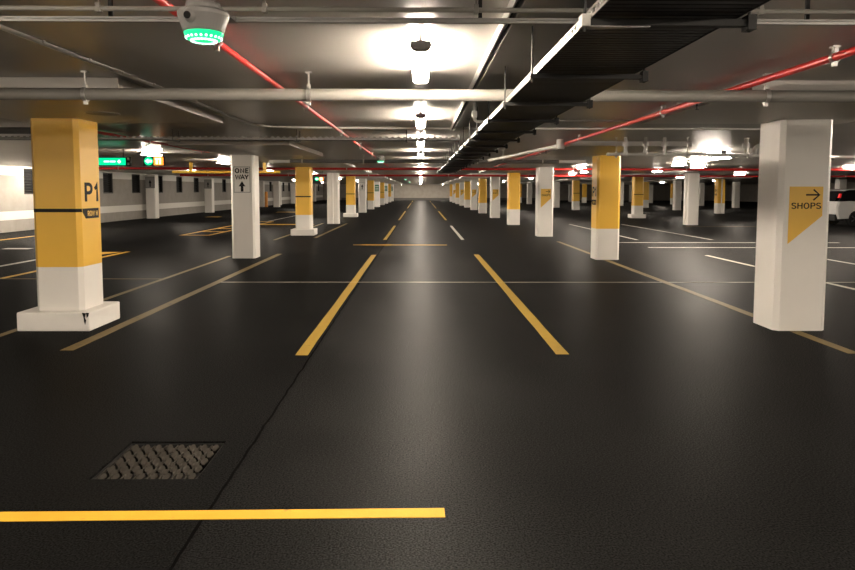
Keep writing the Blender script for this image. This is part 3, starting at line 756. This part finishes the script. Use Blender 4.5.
# ------------------------------------------------------------------ bay sensors with green light
def lathe_mesh(n, prof, m, seg=40): return MB().lathe(prof, seg=seg).mesh(n, m)
SN_B = lathe_mesh('mount_base', [(.070, .165), (.074, .150), (.074, .135), (.070, .128)], M['greyplastic'])
SN_H = lathe_mesh('housing', [(.060, .132), (.100, .128), (.108, .120), (.108, .104), (.086, .042), (.080, .036)], M['greyplastic'])
SN_R = lathe_mesh('light_ring', [(.076, .040), (.084, .034), (.080, .022), (.068, .006), (.04, .002)], M['greenring'])
b = MB()
for k in range(22):
    a = 2 * PI * k / 22; b.ball((.073 * math.cos(a), .073 * math.sin(a), .014), .0065, seg=8); b.ball((.05 * math.cos(a), .05 * math.sin(a), .005), .009, seg=8)
SN_L = b.mesh('white_leds', M['whiteled'])
b = MB(); b.ball((-.026, -.080, .092), .034, M['greyplastic'], 18); b.tube([(-.032, -.112, .086), (-.033, -.117, .0855)], .015, M['lens'], 16)
SN_E = b.mesh('camera_eye', M['greyplastic'])
SN_M = MB().box(-.05, .05, -.05, .37, .166, .172).box(-.05, .05, .33, .37, .172, .19).mesh('mount_plate', M['greyplastic'])
def sensor(x, y, z, label):
    t = thing('bay_sensor', label, 'sensor', (x, y, z), 'green bay sensors on the ceiling')
    for nme, me in (('mount_base', SN_B), ('housing', SN_H), ('camera_eye', SN_E)): link(nme, me, t)
    if y < 5: link('mount_plate', SN_M, t); t.scale = (.9, .9, .9)
    r = link('light_ring', SN_R, t); r['label'] = 'glowing green ring'; link('white_leds', SN_L, r)
sensor(-.848, 2.72, 2.128, 'grey camera sensor with a glowing green ring, top left')
sensor(-.95, 16.3, 2.20, 'tiny green bay sensor light above the red sprinkler pipe end')
sensor(-.98, 44.5, 2.20, 'tiny green bay sensor light far off, first past the far red pipes')
sensor(-.98, 60.0, 2.20, 'tiny green bay sensor light far off, second past the far red pipes')
# ------------------------------------------------------------------ lit signs, height bar
def lit_sign(x, y, z, label):
    t = thing('guidance_sign', label, 'sign', (x, y, z))
    part('sign_case', MB().box(-.19, .19, .0, .06, 0, .17, bev=.006), M['black'], t)
    c = part('green_panel', MB().prism([(-.09 + .082 * math.cos(a), .085 + .078 * math.sin(a)) for a in (2 * PI * k / 24 for k in range(24))], 'y', -.004, .001), M['green'], t, 'round green light')
    part('arrow', MB().prism([(-.155, .085), (-.095, .135), (-.095, .108), (-.03, .108), (-.03, .062), (-.095, .062), (-.095, .035)], 'y', -.007, -.003), M['whiteled'], c)
    d = part('number_panel', MB().box(.005, .18, -.004, .001, .012, .158), M['orangeled'], t, 'orange lit number panel')
    b = MB()
    for xx in (.045, .105): b.box(xx, xx + .03, -.007, -.003, .03, .14)
    for xx in (.03, .09): b.box(xx, xx + .016, -.007, -.003, .115, .14)
    part('digits', b, M['whiteled'], d)
    b = MB()
    for xx in (-.14, .14): b.tube([(xx, .03, .165), (xx, .03, H_CEIL - z - .001)], .006, seg=8)
    part('hanging_rod', b, M['dsteel'], t)
lit_sign(-4.90, 12.6, 1.985, 'small hanging sign with a green arrow and orange number right of the P1 pillar')
lit_sign(-4.1, 27.6, 1.90, 'small hanging sign with green and orange lights between the third and fourth left pillars')
t = thing('level_sign', 'long green lit guidance sign hanging just right of the P1 pillar', 'sign', (-6.45, 14.0, 2.045))
part('sign_case', MB().box(-.46, .46, 0, .07, -.015, .16, bev=.006), M['black'], t)
c = part('green_panel', MB().box(-.44, .44, -.005, .001, .0, .145), M['green'], t, 'glowing green panel')
part('sign_bars', MB().box(.0, .11, -.008, -.004, .057, .088).box(.125, .235, -.008, -.004, .057, .088), M['whiteled'], c)
part('arrow', MB().prism([(.27, .072), (.31, .115), (.35, .072), (.31, .03)], 'y', -.008, -.004), M['whiteled'], c)
b = MB().box(.462, .53, .0, .07, -.025, .17)
e = part('end_plate', b, M['black'], t); part('indicator', MB().box(.475, .517, -.004, .001, .0, .05).box(.475, .517, -.004, .001, .10, .15), M['signwhite'], e)
b = MB()
for xx in (-.38, .38): b.tube([(xx, .035, .15), (xx, .035, H_CEIL - 2.046)], .006, seg=8)
part('hanging_rod', b, M['dsteel'], t)
t = thing('height_bar', 'yellow height limit bar hanging across the left-hand lane', 'bar', (-6.1, 21.5, 2.10))
part('bar_tube', MB().tube([(-1.68, 0, 0), (1.68, 0, 0)], .042, seg=16), M['yellow'], t)
for xx in (-1.1, 1.2): part('hanger', MB().box(xx - .05, xx + .05, -.02, .02, .03, H_CEIL - 2.101), M['yellow'], t)

# ------------------------------------------------------------------ car
t = thing('car', 'white parked car showing its tail behind the SHOPS pillar', 'car', (18.05, 29.35, 0))
CL, CW = 4.45, 1.8
def loft(sections, m, name, parent, smooth_it=True, lab=None):
    """sections: (y-scale inset, list of x,z) rings across the width"""
    b = MB(); R = []
    for y, pts in sections: R.append([b.bm.verts.new((x, y, z)) for x, z in pts])
    k = len(R[0])
    for A, B in zip(R, R[1:]):
        for i in range(k): b.bm.faces.new((A[i], A[(i + 1) % k], B[(i + 1) % k], B[i])).smooth = False
    b.bm.faces.new(R[0][::-1]); b.bm.faces.new(R[-1])
    return part(name, b, m, parent, lab)
def arch(cx, r=.37, zc=.33, n=9): return [(cx - r * math.cos(a), zc + r * math.sin(a)) for a in (PI * i / (n - 1) for i in range(n))]
low = [(.10, .32), (.02, .55), (.0, .85), (.08, 1.08), (.6, 1.10), (1.6, 1.07), (2.9, 1.04), (3.9, .95), (4.32, .82), (4.44, .62), (4.40, .32)] + arch(3.55)[::-1] + arch(.86)[::-1]
def inset(pts, k, cx=2.2, cz=.7): return [(cx + (x - cx) * (1 - k), cz + (z - cz) * (1 - k)) for x, z in pts]
loft([(.0, inset(low, .035)), (.05, low), (CW - .05, low), (CW, inset(low, .035))], M['carwhite'], 'body', t)
cab = [(.10, 1.06), (.22, 1.30), (.34, 1.53), (.6, 1.60), (1.6, 1.63), (2.4, 1.58), (3.25, 1.03)]
loft([(.06, [(x, min(z, 1.08)) for x, z in [(.1, 1.0), (.14, 1.06), (.18, 1.07), (.6, 1.08), (1.6, 1.08), (2.4, 1.08), (3.25, 1.0)]]), (.20, inset(cab, .05, 1.6, 1.1)), (CW - .20, inset(cab, .05, 1.6, 1.1)), (CW - .06, [(.1, 1.0), (.14, 1.06), (.18, 1.07), (.6, 1.08), (1.6, 1.08), (2.4, 1.08), (3.25, 1.0)])], M['carglass'], 'cabin', t)
part('roof_panel', MB().prism([(.42, 1.575), (.62, 1.615), (1.6, 1.645), (2.3, 1.60), (2.3, 1.575), (1.6, 1.61), (.62, 1.58), (.44, 1.545)], 'y', .16, CW - .16), M['carwhite'], t)
def sidewin(poly, s):   # windows follow the lean of the cabin side
    b = MB(); pts = []
    for x, z in poly:
        k = (z - 1.08) / (1.57 - 1.08); y = (.055 + .14 * k) if s < 0 else CW - (.055 + .14 * k)
        pts.append((x, y - s * -.0 + s * .004, z))
    b.quad(pts); o = part('side_window', b, M['carglass'], t); return o
for s in (-1, 1):
    sidewin([(.36, 1.14), (.46, 1.48), (.85, 1.53), (.85, 1.13)], s)
    sidewin([(.91, 1.13), (.91, 1.53), (1.70, 1.54), (1.74, 1.12)], s)
    sidewin([(1.81, 1.12), (1.77, 1.54), (2.30, 1.49), (2.85, 1.11)], s)
    # tall tail lamps on the rear corners, plus dark sill cladding
    y0, y1 = (.05, .20) if s < 0 else (CW - .20, CW - .05)
    part('tail_lamp', MB().prism([(.15, 1.24), (.20, 1.42), (.25, 1.42), (.24, 1.33), (.22, 1.24)], 'y', y0 + (.03 if s < 0 else 0), y1 - (.03 if s > 0 else 0)), M['tail'], t, 'red tail lamp')
    yb = (-.006, .06) if s < 0 else (CW - .06, CW + .006)
    part('sill', MB().box(1.25, 3.16, yb[0], yb[1], .24, .42, bev=.01), M['rubber'], t)
part('rear_window', MB().quad([(.125, .30, 1.13), (.125, CW - .30, 1.13), (.285, CW - .36, 1.47), (.285, .36, 1.47)]), M['carglass'], t)
part('rear_bumper', MB().box(-.03, .40, .06, CW - .06, .25, .52, bev=.03), M['rubber'], t)
part('number_plate', MB().box(-.012, .004, CW / 2 - .25, CW / 2 + .25, .75, .87), M['signwhite'], t)
for cx in (.86, 3.55):
    for y in (.02, CW - .24):
        wl_ = part('wheel', MB().tube([(cx, y, .33), (cx, y + .03, .33), (cx, y + .19, .33), (cx, y + .22, .33)], [.30, .33, .33, .30], seg=28), M['rubber'], t)
        yo = y - .004 if y < 1 else y + .214
        b = MB().tube([(cx, yo, .33), (cx, yo + .01, .33)], .06, seg=14)
        for k in range(5):
            a = 2 * PI * k / 5
            b.prism([(cx + .03 * math.cos(a + 1.57), .33 + .03 * math.sin(a + 1.57)), (cx + .20 * math.cos(a + .12), .33 + .20 * math.sin(a + .12)), (cx + .20 * math.cos(a - .12), .33 + .20 * math.sin(a - .12)), (cx - .03 * math.cos(a + 1.57), .33 - .03 * math.sin(a + 1.57))], 'y', yo, yo + .01)
        part('rim', b, M['alloy'], wl_)

# ------------------------------------------------------------------ world, camera
w = bpy.data.worlds.new('World'); S.world = w; w.use_nodes = True
w.node_tree.nodes['Background'].inputs[0].default_value = (.02, .02, .02, 1)
w.node_tree.nodes['Background'].inputs[1].default_value = 1
cam = bpy.data.cameras.new('Camera'); co = bpy.data.objects.new('Camera', cam); COL.objects.link(co)
cam.sensor_width = 36; cam.lens = 680 / 855 * 36; cam.shift_y = -45 / 855
cam.clip_start = .05; cam.clip_end = 300
pitch = math.atan(50 / 680); yaw = math.atan(7 / 680); roll = math.radians(.10)
co.location = (0, 0, 1.55)
co.matrix_world = Matrix.Translation((0, 0, 1.55)) @ Matrix.Rotation(-yaw, 4, 'Z') @ Matrix.Rotation(PI / 2 - pitch, 4, 'X') @ Matrix.Rotation(roll, 4, 'Z')
S.camera = co
